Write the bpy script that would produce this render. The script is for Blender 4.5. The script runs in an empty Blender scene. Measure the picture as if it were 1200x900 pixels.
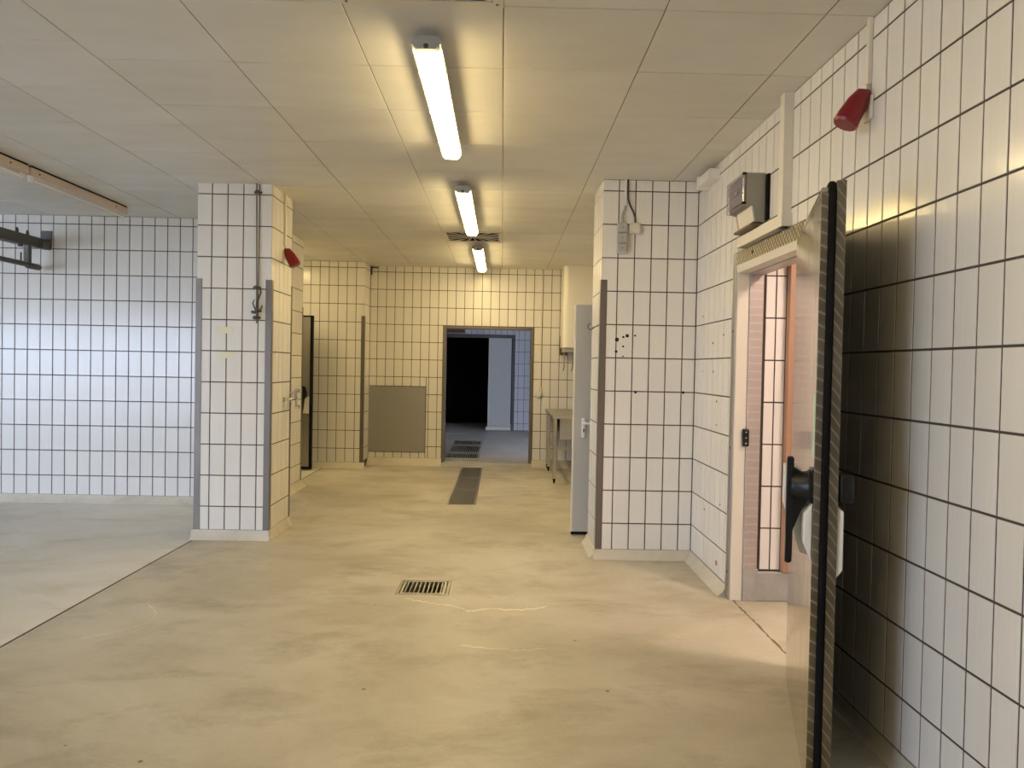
import bpy, bmesh, math, random
from mathutils import Vector, Matrix

random.seed(7)
scene = bpy.context.scene
C = scene.collection

# ------------------------------------------------------------------ camera
F_PX, PITCH, YAW, ROLL, CAM_H = 918.9, -0.02056, 0.01346, 0.01967, 1.42467
fw = Vector((math.sin(YAW) * math.cos(PITCH), math.cos(YAW) * math.cos(PITCH), math.sin(PITCH)))
rt = Vector((math.cos(YAW), -math.sin(YAW), 0))
up = rt.cross(fw)
rt2 = rt * math.cos(ROLL) + up * math.sin(ROLL)
up2 = up * math.cos(ROLL) - rt * math.sin(ROLL)
cd = bpy.data.cameras.new('camera')
cd.sensor_width = 36.0
cd.lens = F_PX * 36.0 / 1200.0
cd.clip_start, cd.clip_end = 0.05, 100
cam = bpy.data.objects.new('camera', cd)
cam.matrix_world = Matrix(((rt2.x, up2.x, -fw.x, 0), (rt2.y, up2.y, -fw.y, 0), (rt2.z, up2.z, -fw.z, CAM_H), (0, 0, 0, 1)))
C.objects.link(cam)
scene.camera = cam

# ------------------------------------------------------------------ sky and exposure
SKY = 31.0
LAMP = 43.0
w = bpy.data.worlds.new('sky')
scene.world = w
w.use_nodes = True
w.node_tree.nodes['Background'].inputs[0].default_value = (0.67, 0.785, 1.07, 1)
w.node_tree.nodes['Background'].inputs[1].default_value = SKY
vs = scene.view_settings
vs.view_transform = 'Standard'
vs.look = 'None'
vs.gamma = 1.0
vs.use_curve_mapping = False
vs.exposure = 0.0
cy = scene.cycles
cy.use_denoising = True
cy.max_bounces = 10
cy.diffuse_bounces = 6
cy.glossy_bounces = 5
cy.sample_clamp_indirect = 8.0
cy.caustics_reflective = False
cy.caustics_refractive = False


def portal(name, loc, rot, sx, sy):
    d = bpy.data.lights.new(name, 'AREA')
    d.shape = 'RECTANGLE'
    d.size, d.size_y = sx, sy
    d.cycles.is_portal = True
    o = bpy.data.objects.new(name, d)
    o.location, o.rotation_euler = loc, rot
    C.objects.link(o)


# portals only guide the sampling of the sky through the real window openings
GATE = (-13.0, -6.7, 0.06, 2.3)              # X and z of the glazed gate in the rear wall
portal('gate_portal', ((GATE[0] + GATE[1]) / 2, -3.38, (GATE[2] + GATE[3]) / 2), (math.pi / 2, 0, 0), GATE[1] - GATE[0], GATE[3] - GATE[2])
STORE = (13.0, 13.16, 1.25, 1.37)
portal('store_portal', (2.76, (STORE[0] + STORE[1]) / 2, (STORE[2] + STORE[3]) / 2), (0, math.pi / 2, 0), STORE[3] - STORE[2], STORE[1] - STORE[0])

H = 2.85
XR, YP, YLP, YL, YF, YFL = 1.455, 5.893, 6.314, 7.862, 11.307, 10.87
XPR, XPL0, XPL1, XCL = 0.735, -2.451, -1.855, -2.32
ROW0, ROWP, COLP = 0.2654, 0.25, 0.125


# ------------------------------------------------------------------ materials
def mat(name, col, rough=0.5, metal=0.0, **kw):
    m = bpy.data.materials.new(name)
    m.use_nodes = True
    b = m.node_tree.nodes['Principled BSDF']
    b.inputs['Base Color'].default_value = (*col, 1)
    b.inputs['Roughness'].default_value = rough
    b.inputs['Metallic'].default_value = metal
    for k, v in kw.items():
        b.inputs[k.replace('_', ' ')].default_value = v
    return m


def N(m, t, **kw):
    n = m.node_tree.nodes.new(t)
    for k, v in kw.items():
        setattr(n, k, v)
    return n


def L(m, a, b):
    m.node_tree.links.new(a, b)


def bsdf(m):
    return m.node_tree.nodes['Principled BSDF']


def coords(m, scale=(1, 1, 1), kind='Object'):
    t = N(m, 'ShaderNodeTexCoord')
    mp = N(m, 'ShaderNodeMapping')
    mp.inputs['Scale'].default_value = scale
    L(m, t.outputs[kind], mp.inputs[0])
    return mp.outputs[0]


def position(m, scale=(1, 1, 1)):
    g = N(m, 'ShaderNodeNewGeometry')
    mp = N(m, 'ShaderNodeMapping')
    mp.inputs['Scale'].default_value = scale
    L(m, g.outputs['Position'], mp.inputs[0])
    return mp.outputs[0]


def noise(m, vec, scale, detail=4, rough=0.55, dist=0.0):
    n = N(m, 'ShaderNodeTexNoise')
    n.inputs['Scale'].default_value = scale
    n.inputs['Detail'].default_value = detail
    n.inputs['Roughness'].default_value = rough
    n.inputs['Distortion'].default_value = dist
    L(m, vec, n.inputs['Vector'])
    return n.outputs[0]


def ramp(m, fac, stops):
    r = N(m, 'ShaderNodeValToRGB')
    e = r.color_ramp.elements
    while len(e) < len(stops):
        e.new(0.5)
    for i, (p, c) in enumerate(stops):
        e[i].position = p
        e[i].color = (*c, 1) if len(c) == 3 else c
    L(m, fac, r.inputs[0])
    return r.outputs[0]


def mix(m, fac, a, b, blend='MIX'):
    n = N(m, 'ShaderNodeMix', data_type='RGBA', blend_type=blend)
    for s, v in ((0, fac), (6, a), (7, b)):
        if isinstance(v, (int, float)):
            n.inputs[s].default_value = v
        elif isinstance(v, tuple):
            n.inputs[s].default_value = (*v, 1)
        else:
            L(m, v, n.inputs[s])
    return n.outputs[2]


def bump(m, h, strength=0.2, dist=0.01):
    b = N(m, 'ShaderNodeBump')
    b.inputs['Strength'].default_value = strength
    b.inputs['Distance'].default_value = dist
    L(m, h, b.inputs['Height'])
    L(m, b.outputs[0], bsdf(m).inputs['Normal'])


def m_tile(name, col):
    m = mat(name, col, 0.16, Specular_IOR_Level=0.3)
    oi = N(m, 'ShaderNodeObjectInfo')
    g = ramp(m, oi.outputs['Random'], [(0, tuple(c * 0.95 for c in col)), (1, col)])
    st = noise(m, position(m, (60, 60, 1.2)), 1.0, 2)
    c = mix(m, ramp(m, st, [(0.35, (0, 0, 0)), (0.7, (0.5, 0.5, 0.5))]), g, tuple(x * 0.93 for x in col))
    L(m, c, bsdf(m).inputs['Base Color'])
    bump(m, noise(m, position(m, (9, 9, 3)), 1.0, 2), 0.06, 0.02)
    return m


M = {}
M['tile'] = m_tile('glazed_white_tile', (0.785, 0.752, 0.70))
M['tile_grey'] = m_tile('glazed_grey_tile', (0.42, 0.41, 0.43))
M['tile_pink'] = m_tile('glazed_cream_tile', (0.80, 0.74, 0.68))
M['grout'] = mat('dark_grout', (0.072, 0.060, 0.048), 0.9)
M['ground'] = mat('yard_paving', (0.58, 0.56, 0.53), 0.9)
M['plain'] = mat('white_plaster', (0.74, 0.72, 0.68), 0.6)


def m_ceiling():
    m = mat('ceiling_panel_paint', (0.66, 0.63, 0.57), 0.42)
    oi = N(m, 'ShaderNodeObjectInfo')
    a = noise(m, position(m, (0.9, 2.2, 1)), 1.6, 5, 0.6)
    base = ramp(m, a, [(0.25, (0.67, 0.645, 0.585)), (0.55, (0.71, 0.69, 0.635)), (0.8, (0.74, 0.72, 0.67))])
    v = ramp(m, oi.outputs['Random'], [(0, (0.93, 0.93, 0.93)), (1, (1, 1, 1))])
    c = mix(m, 1.0, base, v, 'MULTIPLY')
    L(m, c, bsdf(m).inputs['Base Color'])
    L(m, ramp(m, a, [(0.3, (0.5, 0.5, 0.5)), (0.7, (0.3, 0.3, 0.3))]), bsdf(m).inputs['Roughness'])
    bump(m, noise(m, position(m, (1.5, 1.5, 1)), 2.0, 2), 0.08, 0.03)
    return m


M['ceiling'] = m_ceiling()
M['joint'] = mat('ceiling_joint', (0.13, 0.11, 0.085), 0.9)


def m_floor(name, light, mid, dark, stain):
    m = mat(name, mid, 0.45)
    p = position(m)
    a = noise(m, p, 0.8, 7, 0.62, 0.6)
    b = noise(m, position(m, (1.0, 1.7, 1)), 1.9, 7, 0.68, 0.4)
    base = ramp(m, a, [(0.36, dark), (0.5, mid), (0.64, light)])
    base = mix(m, ramp(m, b, [(0.52, (0, 0, 0)), (0.68, (0.55, 0.55, 0.55))]), base, light)
    c2 = noise(m, position(m, (1.2, 1.9, 1)), 1.3, 8, 0.7, 0.3)
    base = mix(m, ramp(m, c2, [(0.50, (0, 0, 0)), (0.70, (0.75, 0.75, 0.75))]), base, stain)
    sp = N(m, 'ShaderNodeTexVoronoi')
    sp.inputs['Scale'].default_value = 2.7
    L(m, p, sp.inputs['Vector'])
    base = mix(m, ramp(m, sp.outputs['Distance'], [(0.018, (0.85, 0.85, 0.85)), (0.032, (0, 0, 0))]), base, (0.08, 0.065, 0.05))
    fine = noise(m, p, 70, 3, 0.6)
    base = mix(m, 0.16, base, fine, 'SOFT_LIGHT')
    L(m, base, bsdf(m).inputs['Base Color'])
    L(m, ramp(m, b, [(0.3, (0.34, 0.34, 0.34)), (0.7, (0.6, 0.6, 0.6))]), bsdf(m).inputs['Roughness'])
    bump(m, noise(m, p, 22, 5, 0.6), 0.12, 0.01)
    return m


M['floor'] = m_floor('beige_screed', (0.575, 0.54, 0.455), (0.50, 0.46, 0.375), (0.41, 0.37, 0.285), (0.30, 0.26, 0.185))
M['floor_left'] = m_floor('daylit_screed', (0.80, 0.785, 0.735), (0.745, 0.725, 0.66), (0.67, 0.64, 0.565), (0.56, 0.52, 0.44))  # screed lightened so its colour stands in for daylight on the left bay
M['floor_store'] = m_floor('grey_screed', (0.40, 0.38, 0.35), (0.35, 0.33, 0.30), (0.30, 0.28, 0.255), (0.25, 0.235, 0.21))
M['cove'] = m_floor('cement_cove', (0.66, 0.61, 0.50), (0.60, 0.55, 0.45), (0.52, 0.47, 0.37), (0.45, 0.40, 0.31))
M['vein'] = mat('pale_filler', (0.74, 0.68, 0.54), 0.6)
M['dirt'] = mat('dark_joint_filler', (0.035, 0.028, 0.022), 0.9)
M['smear'] = mat('dried_dirt', (0.20, 0.16, 0.115), 0.9)


def m_steel(name, col, rough, brush=(2, 2, 60), amt=0.05):
    m = mat(name, col, rough, 1.0)
    n = noise(m, coords(m, brush), 3.0, 3)
    L(m, ramp(m, n, [(0.3, (rough - amt,) * 3), (0.7, (rough + amt,) * 3)]), bsdf(m).inputs['Roughness'])
    bump(m, n, 0.05, 0.004)
    return m


M['steel'] = m_steel('brushed_steel', (0.175, 0.152, 0.13), 0.46, (60, 60, 1.5))
bsdf(M['steel']).inputs['Metallic'].default_value = 0.55
M['steel_light'] = m_steel('pale_brushed_steel', (0.50, 0.47, 0.42), 0.4, (60, 60, 1.5))
M['steel_dull'] = m_steel('dull_steel', (0.42, 0.40, 0.36), 0.48, (40, 40, 1.5), 0.08)
M['galv'] = mat('galvanised_steel', (0.095, 0.09, 0.082), 0.5, 0.4)
M['chrome'] = mat('chrome', (0.7, 0.68, 0.65), 0.15, 1.0)


def m_turned(name, dark, light, period, line, strength):
    # engine-turned sheet: slanting polishing strokes one above the other
    m = mat(name, dark, 0.4, 1.0)
    c = coords(m)
    nz = noise(m, c, 30.0, 2)
    sx = N(m, 'ShaderNodeSeparateXYZ')
    L(m, c, sx.inputs[0])

    def mt(op, a, b):
        n = N(m, 'ShaderNodeMath', operation=op)
        for k, v in ((0, a), (1, b)):
            if isinstance(v, (int, float)):
                n.inputs[k].default_value = v
            elif v is not None:
                L(m, v, n.inputs[k])
        return n.outputs[0]
    yy = mt('MULTIPLY', mt('MULTIPLY', sx.outputs[1], sx.outputs[1]), 9.0)
    zz = mt('ADD', mt('ADD', sx.outputs[2], mt('MULTIPLY', sx.outputs[1], 0.25)), yy)
    zz = mt('ADD', zz, mt('MULTIPLY', nz, 0.012))
    h = mt('FRACT', mt('DIVIDE', zz, period), None)
    tone = mix(m, ramp(m, noise(m, c, 7.0, 2), [(0.35, (0, 0, 0)), (0.65, (0.35, 0.35, 0.35))]), dark, light)
    col = mix(m, ramp(m, h, [(0.0, (0.22,) * 3), (0.25, (0, 0, 0)), (1 - line, (0.05,) * 3), (1 - line * 0.4, (1, 1, 1))]), tone, light)
    L(m, col, bsdf(m).inputs['Base Color'])
    bump(m, h, strength, period * 0.3)
    return m


def m_dimpled(name, dark, light, period, strength):
    # dimpled sheet: a net of small raised scales
    m = mat(name, dark, 0.36, 1.0)
    c = coords(m, (2 * math.pi / period,) * 3)
    sn = N(m, 'ShaderNodeVectorMath', operation='SINE')
    L(m, c, sn.inputs[0])
    sx = N(m, 'ShaderNodeSeparateXYZ')
    L(m, sn.outputs[0], sx.inputs[0])
    mu = N(m, 'ShaderNodeMath', operation='MULTIPLY_ADD')
    L(m, sx.outputs[1], mu.inputs[0])
    L(m, sx.outputs[2], mu.inputs[1])
    mu.inputs[2].default_value = 0.5
    h = mu.outputs[0]
    L(m, ramp(m, h, [(0.35, dark), (0.85, light)]), bsdf(m).inputs['Base Color'])
    bump(m, h, strength, period * 0.3)
    return m


M['turned'] = m_turned('engine_turned_steel', (0.16, 0.138, 0.10), (0.38, 0.345, 0.28), 0.044, 0.20, 0.12)
M['turned_fine'] = m_dimpled('dimpled_steel', (0.24, 0.21, 0.165), (0.62, 0.57, 0.46), 0.040, 0.35)
M['turned_pink'] = m_turned('pale_engine_turned_steel', (0.42, 0.365, 0.34), (0.52, 0.46, 0.43), 0.05, 0.2, 0.10)
M['turned_pink'].node_tree.nodes['Principled BSDF'].inputs['Metallic'].default_value = 0.4
M['mirror'] = m_steel('polished_steel', (0.62, 0.58, 0.53), 0.12, (3, 3, 1.0), 0.05)
M['black'] = mat('black_rubber_and_shade', (0.006, 0.006, 0.007), 0.8, Specular_IOR_Level=0.15)  # rubber black, also used for painted darkness in gaps and the unlit room
M['blackplastic'] = mat('black_plastic', (0.010, 0.010, 0.011), 0.4, Specular_IOR_Level=0.3)
M['white'] = mat('white_plastic', (0.76, 0.74, 0.70), 0.35)
M['cream'] = mat('cream_plastic', (0.68, 0.63, 0.53), 0.4)
M['greyplastic'] = mat('grey_plastic', (0.40, 0.385, 0.35), 0.45)
M['darkframe'] = mat('dark_brown_frame', (0.05, 0.042, 0.036), 0.6)
M['boxgrey'] = mat('khaki_grey_plastic', (0.27, 0.25, 0.20), 0.45)
M['slide'] = mat('dark_grey_sheet', (0.30, 0.295, 0.28), 0.45)  # one even grey, darker than the other grey door
M['lilac'] = mat('greyed_lilac_plastic', (0.25, 0.23, 0.265), 0.4)
M['greydoor'] = mat('light_grey_door_paint', (0.46, 0.445, 0.41), 0.4)
M['enamel'] = mat('white_enamel', (0.80, 0.76, 0.66), 0.25)
M['red'] = mat('red_plastic', (0.20, 0.006, 0.011), 0.3)
M['darkhole'] = mat('drill_hole', (0.03, 0.022, 0.015), 0.9)
M['rust'] = mat('rust_mark', (0.22, 0.12, 0.06), 0.9)
M['tape'] = mat('yellowed_tape', (0.74, 0.68, 0.50), 0.5)
M['brown'] = mat('brown_edge_strip', (0.36, 0.20, 0.12), 0.5)
M['board'] = mat('brown_board', (0.14, 0.085, 0.04), 0.6)
M['green'] = mat('pale_green_label', (0.50, 0.62, 0.50), 0.35)
M['yellowed'] = mat('yellowed_lamp_housing', (0.62, 0.52, 0.43), 0.4)
M['cable'] = mat('black_cable', (0.02, 0.02, 0.02), 0.5)
M['hook'] = mat('dark_iron', (0.09, 0.07, 0.055), 0.45, 0.7)


def m_glass(name, col, gloss, rough=0.05):
    m = bpy.data.materials.new(name)
    m.use_nodes = True
    nt = m.node_tree
    nt.nodes.remove(nt.nodes['Principled BSDF'])
    t = nt.nodes.new('ShaderNodeBsdfTransparent')
    t.inputs[0].default_value = (*col, 1)
    g = nt.nodes.new('ShaderNodeBsdfGlossy')
    g.inputs['Roughness'].default_value = rough
    x = nt.nodes.new('ShaderNodeMixShader')
    x.inputs[0].default_value = gloss
    nt.links.new(t.outputs[0], x.inputs[1])
    nt.links.new(g.outputs[0], x.inputs[2])
    nt.links.new(x.outputs[0], nt.nodes['Material Output'].inputs[0])
    return m


M['glass'] = m_glass('window_glass', (0.95, 0.97, 0.97), 0.06)
M['lid'] = m_glass('smoky_lid', (0.84, 0.82, 0.88), 0.12, 0.15)
M['tube_off'] = mat('unlit_tube', (0.82, 0.80, 0.76), 0.15)


def m_emit(name, col, s):
    m = mat(name, col, 0.4)
    b = bsdf(m)
    b.inputs['Emission Color'].default_value = (*col, 1)
    b.inputs['Emission Strength'].default_value = s
    return m


M['lit'] = m_emit('lit_diffuser', (1.0, 0.77, 0.37), LAMP)
M['lit_dim'] = m_emit('added_lamp_diffuser', (1.0, 0.77, 0.39), LAMP * 0.95)  # for the added lamp above the viewer, slightly weaker
M['lit_pink'] = m_emit('lit_cold_room_lamp', (1.0, 0.755, 0.62), 200.0)


# ------------------------------------------------------------------ mesh helpers
def B():
    return bmesh.new()


def box(bm, x0, x1, y0, y1, z0, z1, bev=0.0, seg=1):
    t = bmesh.new()
    vs_ = [t.verts.new((x, y, z)) for x in (x0, x1) for y in (y0, y1) for z in (z0, z1)]
    for f in ((0, 1, 3, 2), (4, 6, 7, 5), (0, 4, 5, 1), (2, 3, 7, 6), (0, 2, 6, 4), (1, 5, 7, 3)):
        t.faces.new([vs_[i] for i in f])
    if bev:
        bmesh.ops.bevel(t, geom=list(t.edges), offset=bev, segments=seg, profile=0.5, affect='EDGES')
    join(bm, t)
    return bm


def join(bm, t):
    me = bpy.data.meshes.new('tmp')
    t.to_mesh(me)
    t.free()
    bm.from_mesh(me)
    bpy.data.meshes.remove(me)


def tube(bm, pts, r, n=10, caps=True):
    """round bar along a path; r is a radius or a list of radii"""
    pts = [Vector(p) for p in pts]
    rs = r if isinstance(r, (list, tuple)) else [r] * len(pts)
    rings = []
    ref = None
    for i, p in enumerate(pts):
        d = (pts[min(i + 1, len(pts) - 1)] - pts[max(i - 1, 0)]).normalized()
        if ref is None:
            a = Vector((0, 0, 1)) if abs(d.z) < 0.9 else Vector((1, 0, 0))
            ref = (a - d * a.dot(d)).normalized()
        else:
            ref = (ref - d * ref.dot(d)).normalized()
        s = d.cross(ref)
        rings.append([bm.verts.new(p + (ref * math.cos(q) + s * math.sin(q)) * rs[i]) for q in (2 * math.pi * k / n for k in range(n))])
    for a, b in zip(rings, rings[1:]):
        for k in range(n):
            bm.faces.new((a[k], a[(k + 1) % n], b[(k + 1) % n], b[k]))
    if caps:
        bm.faces.new(rings[0][::-1])
        bm.faces.new(rings[-1])
    return bm


def prism(bm, poly, a0, a1, axis):
    """polygon in the two other axes, extruded along axis ('x','y','z') from a0 to a1"""
    def v(p, a):
        return {'x': (a, p[0], p[1]), 'y': (p[0], a, p[1]), 'z': (p[0], p[1], a)}[axis]
    A = [bm.verts.new(v(p, a0)) for p in poly]
    Bv = [bm.verts.new(v(p, a1)) for p in poly]
    n = len(poly)
    bm.faces.new(A[::-1])
    bm.faces.new(Bv)
    for i in range(n):
        bm.faces.new((A[i], A[(i + 1) % n], Bv[(i + 1) % n], Bv[i]))
    return bm


def disc(bm, c, axis, r, t, n=12):
    a = Vector(axis).normalized()
    return tube(bm, [Vector(c), Vector(c) + a * t], r, n)


def arc(c, r, a0, a1, n, f):
    return [f(c[0] + r * math.cos(a0 + (a1 - a0) * i / n), c[1] + r * math.sin(a0 + (a1 - a0) * i / n)) for i in range(n + 1)]


def obj(name, bm, m, parent=None, local=False, smooth=False):
    """link a bmesh as ONE object; world-space verts are moved into the parent's frame unless local"""
    bmesh.ops.recalc_face_normals(bm, faces=bm.faces)
    me = bpy.data.meshes.new(name)
    if parent is not None and not local:
        chain, q = Vector((0, 0, 0)), parent
        while q is not None:
            chain += q.location
            q = q.parent
        bmesh.ops.translate(bm, verts=bm.verts, vec=-chain)
    if smooth:
        for f in bm.faces:
            f.smooth = True
    bm.to_mesh(me)
    bm.free()
    if smooth:
        me.set_sharp_from_angle(angle=math.radians(40))
    me.materials.append(M[m] if isinstance(m, str) else m)
    o = bpy.data.objects.new(name, me)
    o.parent = parent
    C.objects.link(o)
    return o


def tag(o, label, cat, group=None, kind=None):
    o['label'] = label
    o['category'] = cat
    if group:
        o['group'] = group
    if kind:
        o['kind'] = kind
    return o


def thing(name, label, cat, loc=(0, 0, 0), rz=0.0, group=None, kind=None):
    o = bpy.data.objects.new(name, None)
    o.empty_display_size = 0.05
    o.location = loc
    o.rotation_euler = (0, 0, rz)
    C.objects.link(o)
    return tag(o, label, cat, group, kind)


def dup(root, loc, rz, label):
    r = root.copy()
    C.objects.link(r)
    r.location, r.rotation_euler = loc, (0, 0, rz)
    r['label'] = label
    for ch in list(root.children):
        c = ch.copy()
        C.objects.link(c)
        c.parent = r
        for g in ch.children:
            d = g.copy()
            C.objects.link(d)
            d.parent = c
    return r


def grid_slab(bm, us, vs_, holes, fbox):
    """cells of a slab between sorted cuts, leaving out those inside holes"""
    for u0, u1 in zip(us, us[1:]):
        for v0, v1 in zip(vs_, vs_[1:]):
            cu, cv = (u0 + u1) / 2, (v0 + v1) / 2
            if any(h[0] < cu < h[1] and h[2] < cv < h[3] for h in holes):
                continue
            fbox(bm, u0, u1, v0, v1)


def wall(name, axis, p0, p1, u0, u1, z0, z1, holes, m, label):
    us = sorted({u0, u1, *[h[0] for h in holes], *[h[1] for h in holes]})
    zs = sorted({z0, z1, *[max(z0, h[2]) for h in holes], *[min(z1, h[3]) for h in holes]})
    bm = B()
    if axis == 'y':
        grid_slab(bm, us, zs, holes, lambda b, a, c, d, e: box(b, a, c, p0, p1, d, e))
    else:
        grid_slab(bm, us, zs, holes, lambda b, a, c, d, e: box(b, p0, p1, a, c, d, e))
    o = obj(name, bm, m)
    return tag(o, label, 'wall', kind='structure')


# ------------------------------------------------------------------ tiles, one object each
TILE = {}


def tile_mesh(wd, ht, m):
    k = (round(wd, 3), round(ht, 3), m)
    if k not in TILE:
        x, z, b = wd / 2, ht / 2, min(0.0016, wd / 6, ht / 6)
        R = lambda i, y: [(-x + i, y, -z + i), (x - i, y, -z + i), (x - i, y, z - i), (-x + i, y, z - i)]
        v = R(b, 0) + R(0, b * 0.8) + R(0, 0.004)
        f = [(0, 1, 2, 3)]
        for a in (0, 4):
            f += [(a + i, a + 4 + i, a + 4 + (i + 1) % 4, a + (i + 1) % 4) for i in range(4)]
        me = bpy.data.meshes.new('tile')
        me.from_pydata(v, [], f)
        me.materials.append(M[m])
        TILE[k] = me
    return TILE[k]


def split(r, h):
    """what is left of rectangle r outside hole h"""
    a0, a1, b0, b1 = r
    h0, h1, g0, g1 = h
    if h1 <= a0 or h0 >= a1 or g1 <= b0 or g0 >= b1:
        return [r]
    out = []
    if h0 > a0: out.append((a0, h0, b0, b1))
    if h1 < a1: out.append((h1, a1, b0, b1))
    m0, m1 = max(a0, h0), min(a1, h1)
    if g1 < b1: out.append((m0, m1, g1, b1))
    if g0 > b0: out.append((m0, m1, b0, g0))
    return out


def tiles(owner, axis, c, sign, u0, u1, z0, z1, off, holes=(), m='tile', colp=COLP, rowp=ROWP, row0=ROW0, gap=0.0082):
    rz = {('y', -1): 0.0, ('y', 1): math.pi, ('x', -1): -math.pi / 2, ('x', 1): math.pi / 2}[(axis, sign)]
    k0, k1 = math.floor((u0 - off) / colp), math.ceil((u1 - off) / colp)
    j0, j1 = math.floor((z0 - row0) / rowp), math.ceil((z1 - row0) / rowp)
    for k in range(k0, k1):
        for j in range(j0, j1):
            r = (max(u0, off + k * colp), min(u1, off + (k + 1) * colp), max(z0, row0 + j * rowp), min(z1, row0 + (j + 1) * rowp))
            rs = [r]
            for h in holes:
                rs = [q for p in rs for q in split(p, h)]
            for a0, a1, b0, b1 in rs:
                wd, ht = a1 - a0 - gap, b1 - b0 - gap
                if wd < 0.012 or ht < 0.012:
                    continue
                o = bpy.data.objects.new('tile', tile_mesh(wd, ht, m))
                cu, cz = (a0 + a1) / 2, (b0 + b1) / 2
                o.location = (cu, c, cz) if axis == 'y' else (c, cu, cz)
                o.rotation_euler = (random.uniform(-.0012, .0012), 0, rz + random.uniform(-.0012, .0012))
                o.parent = owner
                C.objects.link(o)


G = 0.003   # joint depth


# ------------------------------------------------------------------ floor
def floor_slab(name, x0, x1, y0, y1, holes, m, parent):
    xs = sorted({x0, x1, *[h[0] for h in holes], *[h[1] for h in holes]})
    ys = sorted({y0, y1, *[h[2] for h in holes], *[h[3] for h in holes]})
    bm = B()
    grid_slab(bm, xs, ys, holes, lambda b, a, c, d, e: box(b, a, c, d, e, -0.06, 0.0))
    bmesh.ops.remove_doubles(bm, verts=bm.verts, dist=1e-5)
    return obj(name, bm, m, parent)


DRAIN = (-0.64, -0.305, 4.865, 5.20)
CHAN = (-0.535, -0.245, 8.08, 11.10)
fl = obj('floor', box(B(), -13.5, 3.7, -3.4, 18.8, -0.2, -0.06), 'dirt')
tag(fl, 'worn beige concrete floor with drains and a dark expansion joint', 'floor', kind='structure')
floor_slab('floor_slab', -2.436, 1.605, -3.4, 11.25, [DRAIN, CHAN], 'floor', fl)
left_slab = floor_slab('floor_slab', -13.5, -2.451, -3.4, 11.25, [], 'floor_left', fl)
left_slab['label'] = 'floor bay left of the dark joint, daylight painted into its colour'
cold = floor_slab('floor_slab', 1.605, 3.7, 1.9, 4.95, [], 'floor', fl)
bm = B()
prof = [(11.25, -0.06), (11.25, 0.0), (11.31, 0.05), (11.45, 0.056), (16.5, 0.11), (18.8, 0.11), (18.8, -0.06)]
prism(bm, prof, -3.6, 3.0, 'x')
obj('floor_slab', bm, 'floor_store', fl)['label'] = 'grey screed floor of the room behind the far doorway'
obj('joint_filler', box(B(), -2.451, -2.436, -3.4, 11.25, -0.03, -0.002), 'dirt', fl)['label'] = 'dark filler of the expansion joint'
# dirty seam along the cold room threshold
bm = B()
random.seed(3)
y = 3.62
prev = None
while y < 4.86:
    x0, x1 = 1.464 + random.uniform(-.004, .004), 1.472 + random.uniform(0, .010)
    a, b = bm.verts.new((x0, y, 0.0012)), bm.verts.new((x1, y, 0.0012))
    if prev:
        bm.faces.new((prev[0], a, b, prev[1]))
    prev = (a, b)
    y += 0.03
obj('threshold_seam', bm, 'smear', fl)['label'] = 'dark dirty seam along the cold room threshold'


def vein(pts, wd, m='vein', seed=1):
    random.seed(seed)
    dense = []
    for (x0, y0), (x1, y1) in zip(pts, pts[1:]):
        for i in range(6):
            t = i / 6
            dense.append((x0 + (x1 - x0) * t + random.uniform(-.006, .006), y0 + (y1 - y0) * t + random.uniform(-.012, .012)))
    dense.append(pts[-1])
    b = B()
    pv = None
    for i, (x, yy) in enumerate(dense):
        ww = wd * random.uniform(0.25, 1.0) * (0.3 if i in (0, len(dense) - 1) else 1)
        a, c = b.verts.new((x, yy - ww, 0.0008)), b.verts.new((x, yy + ww, 0.0008))
        if pv:
            b.faces.new((pv[0], a, c, pv[1]))
        pv = (a, c)
    return obj('crack', b, m, fl)


vein([(-0.565, 4.80), (-0.50, 4.74), (-0.41, 4.70), (-0.29, 4.66), (-0.20, 4.60), (-0.17, 4.55), (-0.06, 4.60), (0.10, 4.58), (0.22, 4.62), (0.31, 4.68)], 0.016, seed=4)
vein([(-0.20, 3.98), (-0.02, 3.95), (0.12, 3.93), (0.26, 3.95)], 0.006, 'floor_left', seed=5)
vein([(-2.06, 4.62), (-1.92, 4.42), (-1.90, 4.25), (-2.00, 4.10), (-2.12, 4.0)], 0.006, 'floor_left', seed=6)
vein([(-0.68, 6.05), (-0.62, 6.25), (-0.5, 6.33)], 0.006, 'floor_left', seed=8)

# ------------------------------------------------------------------ ceiling
ce = obj('ceiling', box(B(), -5.3, 1.7, 2.3, 11.45, H + 0.0035, H + 0.1), 'joint')
tag(ce, 'low ceiling of square cream panels with narrow dark joints', 'ceiling', kind='structure')
bm = B()
box(bm, -13.5, 3.7, -3.4, 2.3, H, H + 0.1)
box(bm, -13.5, -5.3, 2.3, 11.45, H, H + 0.1)
box(bm, 1.7, 3.7, 2.3, 11.45, H, H + 0.1)
box(bm, -3.6, 3.7, 11.45, 18.8, H, H + 0.1)
obj('panel_field', bm, 'ceiling', ce)
VENT_FAR = (-0.66, -0.02, 8.285, 8.93)
VENT_NEAR = (-0.66, -0.02, 2.48, 3.125)
panel_cache = {}


def ceiling_panel(x0, x1, y0, y1):
    g = 0.0022
    k = (round(x1 - x0, 3), round(y1 - y0, 3))
    if k not in panel_cache:
        sx, sy = (x1 - x0) / 2 - g, (y1 - y0) / 2 - g
        b = box(B(), -sx, sx, -sy, sy, 0, 0.012, 0.0015)
        o = obj('ceiling_panel', b, 'ceiling', ce, local=True)
        panel_cache[k] = o.data
    else:
        o = bpy.data.objects.new('ceiling_panel', panel_cache[k])
        o.parent = ce
        C.objects.link(o)
    o.location = ((x0 + x1) / 2, (y0 + y1) / 2, H - random.uniform(0, 0.0008))
    o.rotation_euler = (random.uniform(-.0012, .0012), random.uniform(-.0012, .0012), 0)


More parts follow.
